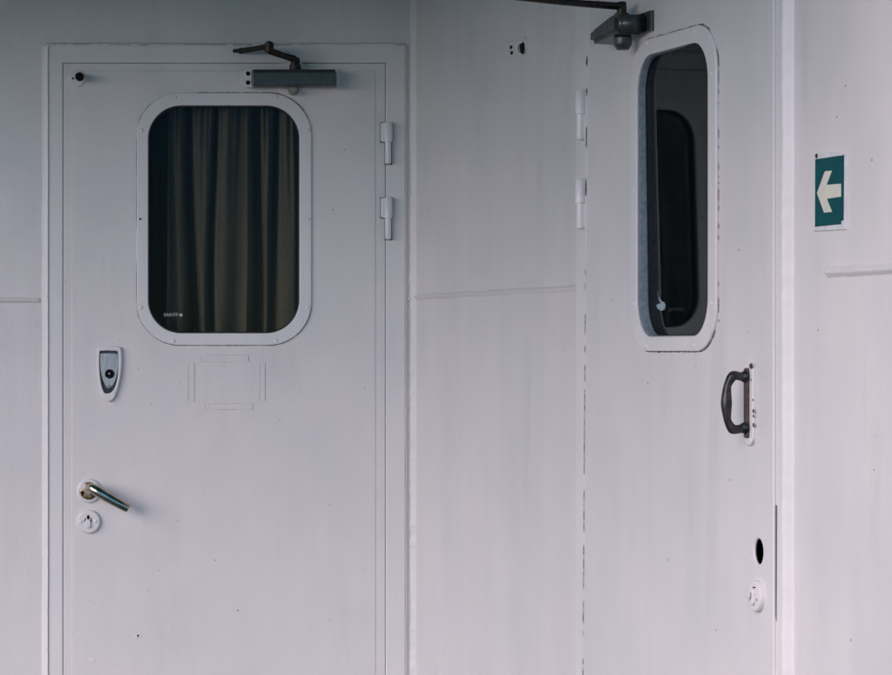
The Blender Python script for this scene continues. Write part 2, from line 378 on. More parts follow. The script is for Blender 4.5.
link('weld_bead', bead([(fl2 - 0.001, 0.0), (fl2 - 0.001, 2.2)], 0.02, 0.006, TRIM, 0, 0.4, seed=8), b2, o2)
s0 = P2(415, 297.4)
link('weld_seam', bead([(0.006, s0[1] + 0.0005), (fl2 - 0.006, s0[1] - 0.001)], 0.0155, 0.0052, WALL, 0, 0.3, seed=9), b2, o2)
q = P2(827, 272.2)
link('weld_seam', bead([q, (3.9, q[1] - 0.002)], 0.021, 0.0062, WALL, 0, 0.25, seed=10), b2, o2)
# strike slot edge, a dark sliver of bare metal on the latch side of the frame
link('strike_plate', plate([slot], 0.0105, 0.0121, 0.0002, simple('strike_metal', (0.12, 0.125, 0.13), 0.4, 0.5)), b2, o2)
link('crack_shade_line', dashes([(xl(z) - 0.0004, z) for z in (0.55, 0.8, 1.0, 1.2, 1.36)], FADED, DN + 0.0010, 0.0027, 0.7, 3, 0.002, 0.03), b2, o2)
link('crack_shade_line', dashes([(xl(z) + 0.0002, z) for z in (1.36, 1.5)], FADED, DN + 0.0010, 0.003, 0.4, 4, 0.003, 0.015), b2, o2)
for (y0, y1, wd_) in ((56, 66, 0.008), (88, 148, 0.005), (178, 226, 0.006)):
    z0_, z1_ = P2(586.5, y1, FN)[1], P2(586.5, y0, FN)[1]
    link('crack_shade_line', dashes([(xl(z0_), z0_), (xl(z1_), z1_)], RUST, DN + 0.0010, wd_, 0.9, int(y0), 0.03, 0.06), b2, o2)
xc = fr2 + 0.010
link('rust_spot', join(*[plate([circ(*p, 0.0012 + 0.001 * random.random(), 0.0016 + 0.001 * random.random(), 9)], -0.0005, 0.0004, 0.0001, FADED) for p in [P2(x, y) for x, y in ((845.6, 86), (837, 117), (872, 160), (862, 268), (818, 330), (874, 470), (851, 640))]]), b2, o2)

# ------------------------------------------------------------------ shared small parts
screw_me = lathe([(0.0052, 0), (0.0052, 0.0006), (0.0036, 0.0021), (0.0012, 0.0027)], TRIM, 14)
def screws(pts, n, parent):
    for k, (x, y) in enumerate(pts): link('screw', screw_me, parent, (x, y, n))
def hinge(cx, y_top, y_mid, y_bot, n, parent, loc, tab):
    """lift-off hinge: fat upper barrel with its welded tab and a thinner lower pin barrel"""
    h = link('hinge', join(lathe([(0.0088, y_mid), (0.0102, y_mid + 0.0015), (0.0102, y_top - 0.003), (0.0085, y_top - 0.0008), (0.004, y_top)], HINGE_WHITE, 24, 'Y', (cx, 0, n)),
                           box(cx - tab, y_mid + 0.001, n - 0.012, cx, y_top - 0.002, n + 0.0072, HINGE_WHITE, 0.002)), parent, loc)
    link('hinge_pin', join(lathe([(0.003, y_bot), (0.0066, y_bot + 0.002), (0.0072, y_bot + 0.004), (0.0072, y_mid)], HINGE_WHITE, 24, 'Y', (cx, 0, n)),
                           box(cx - 0.001, y_bot + 0.004, n - 0.012, cx + 0.0064, y_mid - 0.0005, n - 0.0015, HINGE_WHITE, 0.001)), h)
    link('shade_edge', join(box(cx - max(tab, 0.0085) - 0.0016, y_mid - 0.0008, n - 0.020, cx + 0.0108, y_top + 0.0006, n - 0.0085, HINGE_SHADE, 0.0008), box(cx - 0.0085, y_bot - 0.0012, n - 0.020, cx + 0.0088, y_mid - 0.0010, n - 0.0085, HINGE_SHADE, 0.0008)), h)  # dark backing plates painting a contact shadow outline round the hinge
    return h

# ------------------------------------------------------------------ back door
DZ = 0.0085
base1 = (P1(224, 0)[0], Z_SILL, 0)
d1, e1 = thing('cabin_door', 'white steel ship door with curtained rounded window and chrome lever handle', 'door', M1, base1, 'white steel cabin doors')
G = 0.0011
wo = rrect(*P1(137.3, 345.2), *P1(311.7, 93.3), 43 * S)
_p, _q = P1(136.9, 345.6), P1(312.1, 92.9); wo_ = rrect(*_p, *_q, 43.4 * S)
wi = rrect(*P1(148.8, 333.2), *P1(299.6, 106.0), 33 * S)
wcut = rrect(*P1(146.5, 335.5), *P1(302, 103.8), 35 * S)
leaf = link('leaf', plate([rect(dl + G, Z_SILL + 0.004, dr - G, dt - G), wcut], -0.036, DZ - 0.0016, 0.0012, DOOR), d1, e1)
il, it = P1(72, 71.5); ir, _ = P1(375.5, 71.5)
skin = link('door_skin', plate([rect(il, Z_SILL + 0.03, ir, it), wcut], DZ - 0.003, DZ, 0.0013, DOOR), d1, e1)
wf = link('window_frame', plate([wo, wi], DZ - 0.0005, DZ + 0.0058, 0.0022, TRIM, 40), d1, e1)
link('rebate', plate([wcut, wi], DZ - 0.020, DZ - 0.0006, 0.0003, GASKET), wf)
link('gasket', plate([wi, rrect(*P1(150.3, 331.7), *P1(298.1, 107.5), 32 * S)], DZ - 0.014, DZ - 0.004, 0.0015, GASKET), wf)
pane = link('window_pane', plate([rrect(*P1(147.5, 334.5), *P1(301, 104.8), 34 * S)], DZ - 0.018, DZ - 0.0125, 0.0004, GLASS), d1, e1)
screws([P1(*p, DZ + .006) for p in ((141.8, 130.5), (141, 307.5), (308, 130.5), (308.3, 219), (307.6, 307.5), (173.5, 341), (276, 341), (175, 97), (276, 97.3))], DZ + 0.0054, wf)
link('screw_hole', lathe([(0.0026, 0), (0.0026, 0.0012), (0.001, 0.0014)], BLACK, 12), wf, (*P1(140.3, 219, .014), DZ + 0.0052))
link('crack_shade_line', dashes(wo_[3:24], SEAL, DZ + 0.0006, 0.0030, 0.9, 11, 0.03, 0.14), wf)
link('crack_shade_line', dashes(wo_[25:51], SEAL, DZ + 0.0005, 0.0020, 0.7, 12, 0.04, 0.16), wf)
# etched maker's mark in the lower left of the pane
def text(body, size, m, z, x, y):
    cu = bpy.data.curves.new('t', 'FONT'); cu.body = body; cu.size = size; cu.extrude = 0.00015; cu.space_character = 0.95
    ob = bpy.data.objects.new('t', cu); C.objects.link(ob)
    me = bpy.data.meshes.new_from_object(ob.evaluated_get(bpy.context.evaluated_depsgraph_get()))
    bpy.data.objects.remove(ob); me.transform(Matrix.Translation((x, y, z))); me.materials.clear(); me.materials.append(m); return me
tx, ty = P1(163.6, 316.3)
link('etched_mark', join(text('SAINTP', 0.0108, MARK, DZ - 0.0122, tx, ty), plate([circ(*P1(180.8, 315), 0.0036, None, 16)], DZ - 0.01235, DZ - 0.0121, 0.00005, MARK)), pane)
# hinges
for (yt, ym, yb) in ((122, 142, 164), (197.3, 218, 239.5)):
    hinge(P1(388.2, 0, .02)[0], P1(0, yt, .02)[1], P1(0, ym, .02)[1], P1(0, yb, .02)[1], 0.020, d1, e1, 0.0175)
# rubber-tipped hold-open stud
hs = link('hold_open_stud', lathe([(0.019, 0), (0.019, 0.004), (0.0175, 0.0055), (0.001, 0.0058)], TRIM, 28, 'Z', (*P1(77.2, 79), DZ)), d1, e1)
sx_, sy_ = P1(81.6, 78.2)
link('rubber_tip', lathe([(0.005, 0), (0.006, 0.012), (0.0085, 0.014), (0.0102, 0.02), (0.0100, 0.03), (0.0078, 0.036), (0.002, 0.038)], BLACK, 24, 'Z', (sx_, sy_, DZ + 0.003)), hs)
link('fixing_screw', lathe([(0.0026, 0), (0.002, 0.0012), (0.0005, 0.0014)], BLACK, 12, 'Z', (*P1(73.8, 79), DZ + 0.0056)), hs)
# shield-shaped lock cover
cxp = lambda x, y: P1(x, y)
rim = smooth([cxp(*p) for p in ((98.2, 349.5), (100.5, 346.6), (110, 345.8), (119.6, 346.8), (121.8, 349.8), (122.4, 361), (121.5, 374), (119, 386), (115.2, 397), (110, 401.3), (105, 399.5), (101.4, 391), (98.8, 378), (97.8, 363))])
win = smooth([cxp(*p) for p in ((100.6, 353), (101.6, 351), (109, 350.6), (117.4, 351), (119, 353), (119.6, 363), (118.8, 375), (116.4, 386), (112.8, 391.6), (108, 393.4), (104.6, 391.4), (101.8, 382), (100.5, 368))])
lc = link('lock_cover', plate([rim, win], DZ - 0.0005, DZ + 0.010, 0.0016, TRIM, 40), d1, e1)
link('dark_well', plate([win], DZ - 0.0004, DZ + 0.002, 0.0003, simple('dark_well_metal', (0.03, 0.035, 0.035), 0.4, 0.6, (0.08, 0.085, 0.085), 120)), lc)  # dark plate filling the recess behind the flap
inner = smooth([cxp(*p) for p in ((101.0, 354.6), (102, 353.2), (109, 352.9), (117, 353.2), (118.8, 355), (119.4, 363), (118.2, 373), (115.4, 382), (110.6, 388.6), (106.6, 386.4), (103.6, 380), (101.4, 370), (100.9, 361))])
link('steel_flap', plate([inner], DZ + 0.002, DZ + 0.0065, 0.0012, STEEL, 60), lc)
kx, ky = P1(110.4, 373.8)
link('key_cylinder', lathe([(0.0108, 0), (0.0108, 0.003), (0.0085, 0.0055), (0.0068, 0.006), (0.0068, 0.0035), (0.0026, 0.0035), (0.0024, 0.006), (0.0008, 0.0066)], BLACK, 24, 'Z', (kx, ky, DZ + 0.0064)), lc)
link('key_pin', lathe([(0.0022, 0), (0.0022, 0.001), (0.0008, 0.0014)], STEEL, 12, 'Z', (kx + 0.0004, ky + 0.0003, DZ + 0.0128)), lc)
# painted-over label holder: four raised strips
for a, b, c, d in ((201, 355.2, 248.5, 361.6), (205, 403.4, 252.8, 409.4), (188.2, 362.6, 194.4, 401.6), (259.4, 362.2, 265.2, 400.2)):
    (x0, y0), (x1, y1) = P1(a, d), P1(c, b); e_ = 0.0011
    ls = link('label_strip', join(plate([rect(x0, y0, x1, y1)], DZ - 0.0003, DZ + 0.0008, 0.0002, DOOR), plate([rect(x0, y0, x1, y1), rect(x0 + e_, y0 + e_, x1 - e_, y1 - e_)], DZ + 0.0004, DZ + 0.0017, 0.0003, DOOR)), d1, e1)
    link('crack_shade_line', dashes([(x0, y0), (x1, y0), (x1, y1), (x0, y1), (x0, y0)], FADED, DZ + 0.0004, 0.0012, 0.6, int(a), 0.008, 0.05), ls)
# lever handle
hx, hy = P1(88.6, 491, .02)
lev = link('lever_handle', lathe([(0.0285, 0), (0.0285, 0.003), (0.0265, 0.0058), (0.0235, 0.0068), (0.0225, 0.006), (0.001, 0.006)], TRIM, 40, 'Z', (hx, hy, DZ)), d1, e1)
link('rose_plate', lathe([(0.0205, 0.0), (0.0205, 0.0018), (0.0185, 0.003), (0.012, 0.0034), (0.001, 0.0034)], BRASS, 36, 'Z', (hx - 0.0006, hy, DZ + 0.006)), lev)
link('worn_paint', join(plate([[(hx - 0.022, hy + 0.004), (hx - 0.020, hy + 0.012), (hx - 0.010, hy + 0.019), (hx - 0.006, hy + 0.014), (hx - 0.009, hy + 0.006), (hx - 0.013, hy + 0.002)]], DZ + 0.006, DZ + 0.0101, 0.0008, TRIM),
                        plate([[(hx - 0.020, hy - 0.002), (hx - 0.013, hy + 0.001), (hx - 0.010, hy - 0.006), (hx - 0.016, hy - 0.012)]], DZ + 0.006, DZ + 0.0098, 0.0004, BLACK)), lev)
lx, ly = P1(92.2, 488.6, .06); ex, ey = P1(128.4, 509.0, .06)
ddx, ddy = ex - lx, ey - ly
link('lever', tube([(hx + 0.001, hy + 0.002, DZ + 0.006, 0.0104), (hx + 0.002, hy + 0.003, DZ + 0.028, 0.0104), (lx - 0.002, ly + 0.001, DZ + 0.046, 0.0113), (lx + 0.012, ly - 0.006, DZ + 0.0525, 0.0122),
                    (lx + ddx * 0.45, ly + ddy * 0.45, DZ + 0.053, 0.0118), (lx + ddx * 0.75, ly + ddy * 0.75, DZ + 0.052, 0.0111), (ex - ddx * 0.07, ey - ddy * 0.07, DZ + 0.050, 0.0106), (ex, ey, DZ + 0.0495, 0.0095)], CHROME, 22), lev)
t_ = Vector((ddx, ddy)).normalized(); p_ = Vector((-t_.y, t_.x))
ell = [(ex - 0.013 * t_.x + 0.007 * math.cos(a) * t_.x + 0.0035 * math.sin(a) * p_.x, ey - 0.013 * t_.y + 0.007 * math.cos(a) * t_.y + 0.0035 * math.sin(a) * p_.y) for a in [2 * math.pi * k / 20 for k in range(20)]]
link('lever_slot', plate([ell], DZ + 0.055, DZ + 0.0608, 0.0004, BRASS), lev)
# round key escutcheon
rx_, ry_ = P1(88.6, 521.6, .01)
ke = link('key_rose', lathe([(0.0272, 0), (0.0276, 0.002), (0.0274, 0.0062), (0.0258, 0.0082), (0.0225, 0.0088), (0.001, 0.0088)], TRIM, 40, 'Z', (rx_, ry_, DZ)), d1, e1)
link('key_cover', plate([rrect(rx_ - 0.0065, ry_ - 0.015, rx_ + 0.0062, ry_ + 0.006, 0.006)], DZ + 0.008, DZ + 0.0135, 0.0018, TRIM), ke)
link('keyhole', join(plate([rrect(rx_ - 0.003, ry_ + 0.005, rx_ + 0.0032, ry_ + 0.0155, 0.0024)], DZ + 0.0085, DZ + 0.0094, 0.0002, BLACK),
                     plate([[(rx_ - 0.0088, ry_ + 0.002), (rx_ - 0.0068, ry_ + 0.0095), (rx_ - 0.0055, ry_ + 0.008), (rx_ - 0.0064, ry_ - 0.003)]], DZ + 0.0085, DZ + 0.0094, 0.0002, BLACK),
                     plate([[(rx_ + 0.0088, ry_ + 0.002), (rx_ + 0.0074, ry_ + 0.0105), (rx_ + 0.0060, ry_ + 0.009), (rx_ + 0.0064, ry_ - 0.001)]], DZ + 0.0085, DZ + 0.0094, 0.0002, BLACK)), ke)
screws([(rx_ - 0.017, ry_ + 0.0006), (rx_ + 0.017, ry_ + 0.0016)], DZ + 0.0082, ke)
# small chips low on the door
link('paint_chip', join(*[plate([[(x + r_ * (0.6 + 0.5 * random.random()) * math.cos(a) * 1.4, y + r_ * (0.6 + 0.5 * random.random()) * math.sin(a)) for a in [k * 0.7 for k in range(9)]]], DZ - 0.0003, DZ + 0.0006, 0.0001, TRIM) for (x, y), r_ in ((P1(137, 636), 0.006), (P1(140, 635), 0.005), (P1(92, 660), 0.006), (P1(308, 648), 0.004), (P1(128, 352), 0.003))]), d1, e1)
rs_ = random.Random(21)
link('rust_spot', join(*[plate([circ(*P1(x, y), rs_.uniform(0.0008, 0.0019), rs_.uniform(0.0008, 0.0022), 8)], DZ - 0.0003, DZ + 0.0003, 0.00005, FADED) for x, y in ((159, 570), (178, 521), (148, 590), (152, 404), (139, 369), (131, 372), (280, 420), (330, 505), (347, 380), (238, 610), (215, 560), (90, 600), (120, 340), (333, 210), (345, 150))]), d1, e1)
# overhead closer
bl, btop = P1(252.5, 69.6, .055); br_, bbot = P1(335.8, 86.2, .055)
n0 = DZ
mp_ = [P1(*p, n0) for p in ((239, 71), (252, 65), (272, 63.2), (297, 58.5), (308, 66), (341, 70), (341, 86), (250, 87), (239, 85))]
cl = link('door_closer', plate([rrect(bl, bbot, br_, btop, 0.0035)], n0 + 0.006, n0 + 0.056, 0.003, CLOSER), d1, e1)
yc = (bbot + btop) / 2
link('shade_band', box(bl + 0.002, btop - 0.0085, n0 + 0.053, br_ - 0.002, btop - 0.0028, n0 + 0.0566, DARKM, 0.0006), cl)  # raised dark strip painting in the shade of the upward-facing bevel
link('face_rib', box(bl + 0.004, yc - 0.009, n0 + 0.054, br_ - 0.031, yc + 0.0085, n0 + 0.0588, CLOSER, 0.0015), cl)
link('end_block', join(box(br_ - 0.028, yc - 0.013, n0 + 0.054, br_ - 0.001, yc + 0.011, n0 + 0.0582, CLOSER, 0.003),
                       box(br_ - 0.026, yc + 0.0125, n0 + 0.05, br_ - 0.004, yc + 0.0175, n0 + 0.0575, DARKM, 0.001)), cl)
a0, c0 = P1(243.5, 87, .05); a1, c1 = P1(253.5, 69.8, .05)
link('end_cap', box(a0, c0, n0 + 0.004, bl + 0.0005, c1, n0 + 0.050, TRIM, 0.003), cl)
for yy in (c0 + 0.0095, c1 - 0.0095): link('valve_screw', lathe([(0.0052, 0), (0.0052, 0.0015), (0.001, 0.0018)], BLACK, 16, 'Z', ((a0 + bl) / 2 + 0.0005, yy, n0 + 0.0496)), cl)
link('mount_plate', plate([[P1(*p, n0) for p in ((240, 72), (256, 66), (276, 64.4), (297, 59.6), (306, 66), (338, 69), (339, 85), (306, 87.5), (300, 93.8), (290, 95.5), (281, 92), (276, 87.5), (241, 86))]], n0, n0 + 0.007, 0.002, TRIM), cl)
kx2, ky2 = P1(293.5, 90.0, .03)
link('adjust_knob', lathe([(0.012, 0), (0.012, 0.014), (0.009, 0.018), (0.001, 0.019)], simple('dirty_white', (0.16, 0.15, 0.13), 0.5, 0, (0.36, 0.35, 0.33), 120), 20, 'Z', (kx2, ky2, n0 + 0.012)), cl)
sxp, szb = P1(295.3, 69, .04); _, szt = P1(295.3, 57.6, .04)
arm = link('closer_arm', join(lathe([(0.0135, szb - 0.002), (0.0135, szb + 0.009), (0.0105, szb + 0.011), (0.0105, szt - 0.003), (0.009, szt)], DARKM, 20, 'Y', (sxp, 0, n0 + 0.034)),
                              tube([(sxp, szt - 0.004, n0 + 0.036, 0.0085), (*P1(283, 55.6, .06), n0 + 0.055, 0.0075), (*P1(269.5, 51.0, .09), n0 + 0.085, 0.0082)], DARKM, 12, 1.0)), cl)
exx, eyy = P1(269.3, 47.6, .09)
link('elbow_joint', lathe([(0.007, -0.0125), (0.0105, -0.011), (0.0105, 0.010), (0.0075, 0.0125), (0.003, 0.015)], DARKM, 20, 'Y', (exx, eyy, n0 + 0.085)), arm)
link('forearm', tube([(*P1(269, 46.8, .09), n0 + 0.086, 0.0075), (*P1(258, 48.6, .06), n0 + 0.06, 0.0062), (*P1(246, 50.6, .03), n0 + 0.03, 0.0068), (*P1(240, 51.2, .02), n0 + 0.016, 0.0074)], DARKM, 12), arm)
link('arm_shoe', join(box(*P1(233, 52.8, .01), 0.0065, *P1(243.5, 49.2, .01), 0.017, DARKM, 0.0015), lathe([(0.0062, 0), (0.0062, 0.012), (0.004, 0.015), (0.001, 0.0155)], DARKM, 16, 'Z', (*P1(243, 50.5, .02), 0.008))), arm)

# curtain hanging inside the back door's window
CZ = -0.060
bm = bmesh.new(); nx_, ny_ = 220, 40
c0_, c1_ = P1(166, 0, CZ)[0], P1(318, 0, CZ)[0]; zlo, zhi = P1(0, 356, CZ)[1], P1(0, 98, CZ)[1]
folds = [(168, -6, 3.0), (188, -17, 5.2), (215, -12, 3.4), (237, -7, 7.5), (254, -18, 5.6), (275, -13, 4.0), (302, -16, 5.0)]
grid = []
for j in range(ny_ + 1):
    v = j / ny_; z = zlo + (zhi - zlo) * v; row = []
    for i in range(nx_ + 1):
        u = i / nx_; pxx = 166 + 152 * u
        dpt = 0
        for k, (fx, hgt, _) in enumerate(folds):
            wob = fx + (1 - v) * 4.5 * math.sin(k * 2.1 + 0.5) + 1.3 * math.sin(v * 5 + k * 1.7)
            dpt += hgt * math.exp(-abs((pxx - wob) / (_ * (1.25 - 0.4 * v))) ** 2.4)
        dpt += (v ** 5) * 2.2 * math.sin(pxx * 0.95 + 1.3 * math.sin(pxx * .21)) + 0.8 * noise.noise((pxx * 0.12, v * 3.5, 2))
        row.append(bm.verts.new((c0_ + (c1_ - c0_) * u + 0.004 * math.sin(v * 3 + u * 9), z, CZ + dpt * 0.0047)))
    grid.append(row)
for a, b in zip(grid, grid[1:]):
    for i in range(nx_): bm.faces.new((a[i], a[i + 1], b[i + 1], b[i]))
bmesh.ops.recalc_face_normals(bm, faces=bm.faces)
cme = bpy.data.meshes.new('curtain'); bm.to_mesh(cme); bm.free(); finish(cme, CLOTH, 180)
cb, ce = thing('curtain', 'dark taupe pleated curtain hanging behind the rounded window of the back door', 'curtain', M1, (P1(230, 0)[0], zlo, CZ))
co_ = link('cloth', cme, cb, ce); sd_ = co_.modifiers.new('thickness', 'SOLIDIFY'); sd_.thickness = 0.0012; sd_.offset = -1
link('curtain_rail', tube([(c0_ - 0.04, zhi - 0.004, CZ - 0.012, 0.005), (c1_ + 0.02, zhi - 0.004, CZ - 0.012, 0.005)], STEEL, 10), cb, ce)

# ------------------------------------------------------------------ side door
base2 = (P2(680, 0)[0], Z_SILL, 0)
d2, e2 = thing('cabin_door', 'white steel ship door with dark uncurtained window and black grip handle', 'door', M2, base2, 'white steel cabin doors')
wn = DN + 0.006
ow = (P2(629.6, 351, wn)[0], P2(693, 351.2, wn)[1], P2(715.6, 300, wn)[0], P2(692, 26.3, wn)[1])
iw = (P2(636.2, 340, wn)[0], P2(680, 336.2, wn)[1], P2(707.4, 300, wn)[0], P2(697, 41.8, wn)[1])
wo2 = rrect(*ow, 0.086, 0.082); wo2_ = rrect(ow[0] - 0.001, ow[1] - 0.001, ow[2] + 0.001, ow[3] + 0.001, 0.087, 0.083); wi2 = rrect(*iw, 0.067, 0.068)
wc2 = rrect(iw[0] - 0.005, iw[1] - 0.005, iw[2] + 0.005, iw[3] + 0.005, 0.072, 0.073)
hole = circ(*P2(758.3, 551.5, DN), 0.0185, 0.0212, 28)
LG = 0.0007
leaf2 = [(xl(Z_SILL) + LG, Z_SILL + 0.004), (xr, Z_SILL + 0.004), (xr, d2top - LG), (xl(d2top) + LG, d2top - LG)]
link('leaf', plate([leaf2, wc2, hole], DN - 0.0062, DN, 0.003, DOOR), d2, e2)
link('back_skin', plate([[(x + (0.004 if x < 1 else -0.004), y) for x, y in leaf2], wc2], -0.032, -0.027, 0.001, GASKET), d2, e2)
wf2 = link('window_frame', plate([wo2, wi2], DN - 0.0005, wn, 0.0022, TRIM, 40), d2, e2)
wi3 = rrect(iw[0] + 0.0012, iw[1] + 0.0012, iw[2] - 0.0012, iw[3] - 0.0012, 0.066, 0.067)
link('rebate', plate([wc2, wi3], DN - 0.0215, DN - 0.0006, 0.0004, simple('rebate_grey', (0.20, 0.245, 0.275), 0.55, 0, (0.29, 0.335, 0.365), 90, 0.3)), wf2)
gk = plate([wi3, rrect(iw[0] + 0.0032, iw[1] + 0.0032, iw[2] - 0.0032, iw[3] - 0.0032, 0.064, 0.065)], 0.0012, 0.0036, 0.0008, GASKET)
pm = plate([rrect(iw[0] - 0.003, iw[1] - 0.003, iw[2] + 0.003, iw[3] + 0.003, 0.069, 0.070)], -0.0015, 0.0015, 0.0003, GLASS2)
pcx, pcy, PN = (iw[0] + iw[2]) / 2, (iw[1] + iw[3]) / 2, DN - 0.0088
TILT = Matrix.Translation((pcx, pcy, PN)) @ Matrix.Rotation(R(-3.0), 4, 'Y') @ Matrix.Rotation(R(0.8), 4, 'X')
pm.transform(TILT @ Matrix.Translation((-pcx, -pcy, 0)))       # bedded slightly crooked in its sealant
pane2 = link('window_pane', pm, d2, e2)
gk.transform(TILT @ Matrix.Translation((-pcx, -pcy, 0))); link('gasket', gk, wf2)
sp2 = [P2(*p, wn) for p in ((646.5, 43), (693.3, 31), (710.8, 73), (711.2, 303.5), (693.6, 345.4), (646.2, 345.8), (633.5, 304), (633.4, 76), (711.2, 190), (633.4, 190))]
screws(sp2, wn - 0.0004, wf2)
link('crack_shade_line', dashes(wo2_[9:20], SEAL, DN + 0.0008, 0.0042, 0.97, 31, 0.04, 0.09), wf2)
link('crack_shade_line', dashes([(ow[2] + 0.0005, z) for z in (ow[3] - 0.06, 1.7, 1.55, ow[1] + 0.05)], SEAL, DN + 0.0008, 0.0028, 0.34, 32, 0.002, 0.013), wf2)
link('crack_shade_line', dashes(wo2_[32:52], SEAL, DN + 0.0008, 0.0034, 0.9, 33, 0.02, 0.05), wf2)
link('crack_shade_line', dashes(wo2_[0:10], SEAL, DN + 0.0008, 0.003, 0.8, 34, 0.02, 0.05), wf2)
pg = lambda x, y: P2(x, y, DN - 0.014)
sm_ = plate([[pg(*p) for p in ((656.4, 290.6), (658, 297), (661.6, 301.5), (664.2, 302.2), (665.6, 305), (664.6, 309.4), (660.2, 311), (656.4, 308.6), (655, 305.2), (657.8, 303.8), (660.6, 303.4), (658.2, 299.6))]], 0.0013, 0.0018, 0.00008, SMEAR)
sm_.transform(TILT @ Matrix.Translation((-pcx, -pcy, 0))); link('dried_smear', sm_, pane2)
for (yt, ym, yb) in ((89.6, 114.3, 140.3), (179.2, 203.4, 229.2)):
    hn = FN + 0.0065
    hinge(P2(580.3, 0, hn)[0], P2(580.3, yt, hn)[1], P2(580.3, ym, hn)[1], P2(580.3, yb, hn)[1], hn, d2, e2, 0.004)
# black grip handle on its narrow back plate
hp = link('grip_handle', plate([rrect(P2(746.6, 400, DN)[0], P2(750, 445.2, DN)[1], P2(755.6, 400, DN)[0], P2(750, 362.4, DN)[1], 0.013, 0.016)], DN - 0.0005, DN + 0.0055, 0.0018, TRIM), d2, e2)
hb = DN + 0.0055
link('varnished_strip', plate([rrect(P2(745.6, 400, hb)[0], P2(747, 438, hb)[1], P2(749.6, 400, hb)[0], P2(747, 368, hb)[1], 0.005)], hb - 0.0055, hb + 0.004, 0.0012, BROWN), hp)
hs0 = P2(747.5, 378, hb)[0]; za = P2(747, 377.2, hb)[1]; zb_ = P2(747, 428.2, hb)[1]; zm = (za + zb_) / 2
o_ = 0.037
link('grip', tube([(hs0, za + 0.001, hb + 0.002, 0.0118), (hs0, za + 0.001, hb + 0.007, 0.0098), (hs0, za + 0.0015, hb + 0.013, 0.0072), (hs0, za + 0.003, hb + 0.024, 0.0078), (hs0, za - 0.0005, hb + o_ - 0.008, 0.0082), (hs0, za - 0.013, hb + o_ - 0.001, 0.0066),
                   (hs0, zm + 0.016, hb + o_ + 0.001, 0.0080), (hs0, zm, hb + o_ + 0.0015, 0.0094), (hs0, zm - 0.014, hb + o_ + 0.001, 0.0082), (hs0, zb_ + 0.013, hb + o_ - 0.001, 0.0064), (hs0, zb_ + 0.0005, hb + o_ - 0.008, 0.0080),
                   (hs0, zb_ - 0.002, hb + 0.024, 0.0078), (hs0, zb_ - 0.001, hb + 0.013, 0.0074), (hs0, zb_, hb + 0.007, 0.0098), (hs0, zb_, hb + 0.002, 0.0118)], IRON, 18), hp)
for yy in (366, 440.5): link('screw', lathe([(0.0048, 0), (0.0048, 0.001), (0.003, 0.0026), (0.001, 0.003)], RUST if yy < 400 else TRIM, 14), hp, (*P2(751.3, yy, hb), hb))
link('paint_chip', join(*[plate([circ(*P2(x, y, hb), r, r * 1.5, 8)], hb - 0.0003, hb + 0.0004, 0.0001, RUST) for x, y, r in ((753.3, 411, .0024), (753.2, 416, .0018), (753.4, 425, .0026), (752.6, 400, .0012), (752.2, 367, .002), (751, 380, .0016))]), hp)
# round lock with protruding painted cylinder
rx2, ry2 = P2(756.6, 596, DN + .004)
kr = link('key_rose', lathe([(0.0262, 0), (0.0264, 0.006), (0.0250, 0.0085), (0.0215, 0.0095), (0.001, 0.0095)], TRIM, 40, 'Z', (rx2, ry2, DN)), d2, e2)
link('key_cylinder', plate([rrect(rx2 - 0.0085, ry2 - 0.0150, rx2 + 0.0085, ry2 + 0.0130, 0.008)], DN + 0.0088, DN + 0.0145, 0.0016, TRIM), kr)
kh = [box(rx2 - 0.0012, ry2 - 0.005, DN + 0.014, rx2 + 0.0012, ry2 + 0.006, DN + 0.0149, BLACK, 0.0002), box(rx2 - 0.0066, ry2 - 0.008, DN + 0.014, rx2 - 0.0048, ry2 - 0.002, DN + 0.0149, BLACK, 0.0002),
      box(rx2 - 0.002, ry2 + 0.0136, DN + 0.0092, rx2 + 0.008, ry2 + 0.0156, DN + 0.0102, BLACK, 0.0002), box(rx2 + 0.012, ry2 - 0.007, DN + 0.0092, rx2 + 0.0140, ry2 - 0.003, DN + 0.0102, RUST, 0.0002)]
link('keyhole', join(*kh), kr)
link('rust_spot', join(*[plate([circ(*P2(x, y, DN), 0.0014, 0.0018, 8)], DN - 0.0003, DN + 0.0004, 0.0001, FADED) for x, y in ((631.6, 196.5), (631, 305), (648, 383), (696, 366), (730, 480), (668, 560), (716, 630), (612, 300), (739, 250))]), d2, e2)
# closer over the side door
f0 = P2(613, 24, DN + .03)[0]; f1 = P2(647.5, 24, DN + .006)[0]
zt2 = P2(640, 11.4, DN + .03)[1]; zb2 = P2(640, 31.6, DN + .03)[1]
zcl = (zt2 + zb2) / 2
cdep = 0.050
sL = P2(618, 24, DN + cdep)[0]; 
prof = [(f1 - 0.006, zb2), (f1 - 0.006, zt2)]
def prism(sections, m, bevel=0.002):
    """lofted body: each section is (s, z_low, z_high, n_in, n_out)"""
    bm = bmesh.new(); rg = []
    for s, z0, z1, a, b in sections: rg.append([bm.verts.new(p) for p in ((s, z0, a), (s, z1, a), (s, z1, b), (s, z0, b))])
    for p, q in zip(rg, rg[1:]):
        for k in range(4): bm.faces.new((p[k], p[(k + 1) % 4], q[(k + 1) % 4], q[k]))
    bm.faces.new(rg[0]); bm.faces.new(rg[-1]); bmesh.ops.recalc_face_normals(bm, faces=bm.faces)
    bmesh.ops.bevel(bm, geom=bm.edges[:], offset=bevel, segments=2, affect='EDGES')
    me = bpy.data.meshes.new('m'); bm.to_mesh(me); bm.free(); return finish(me, m)
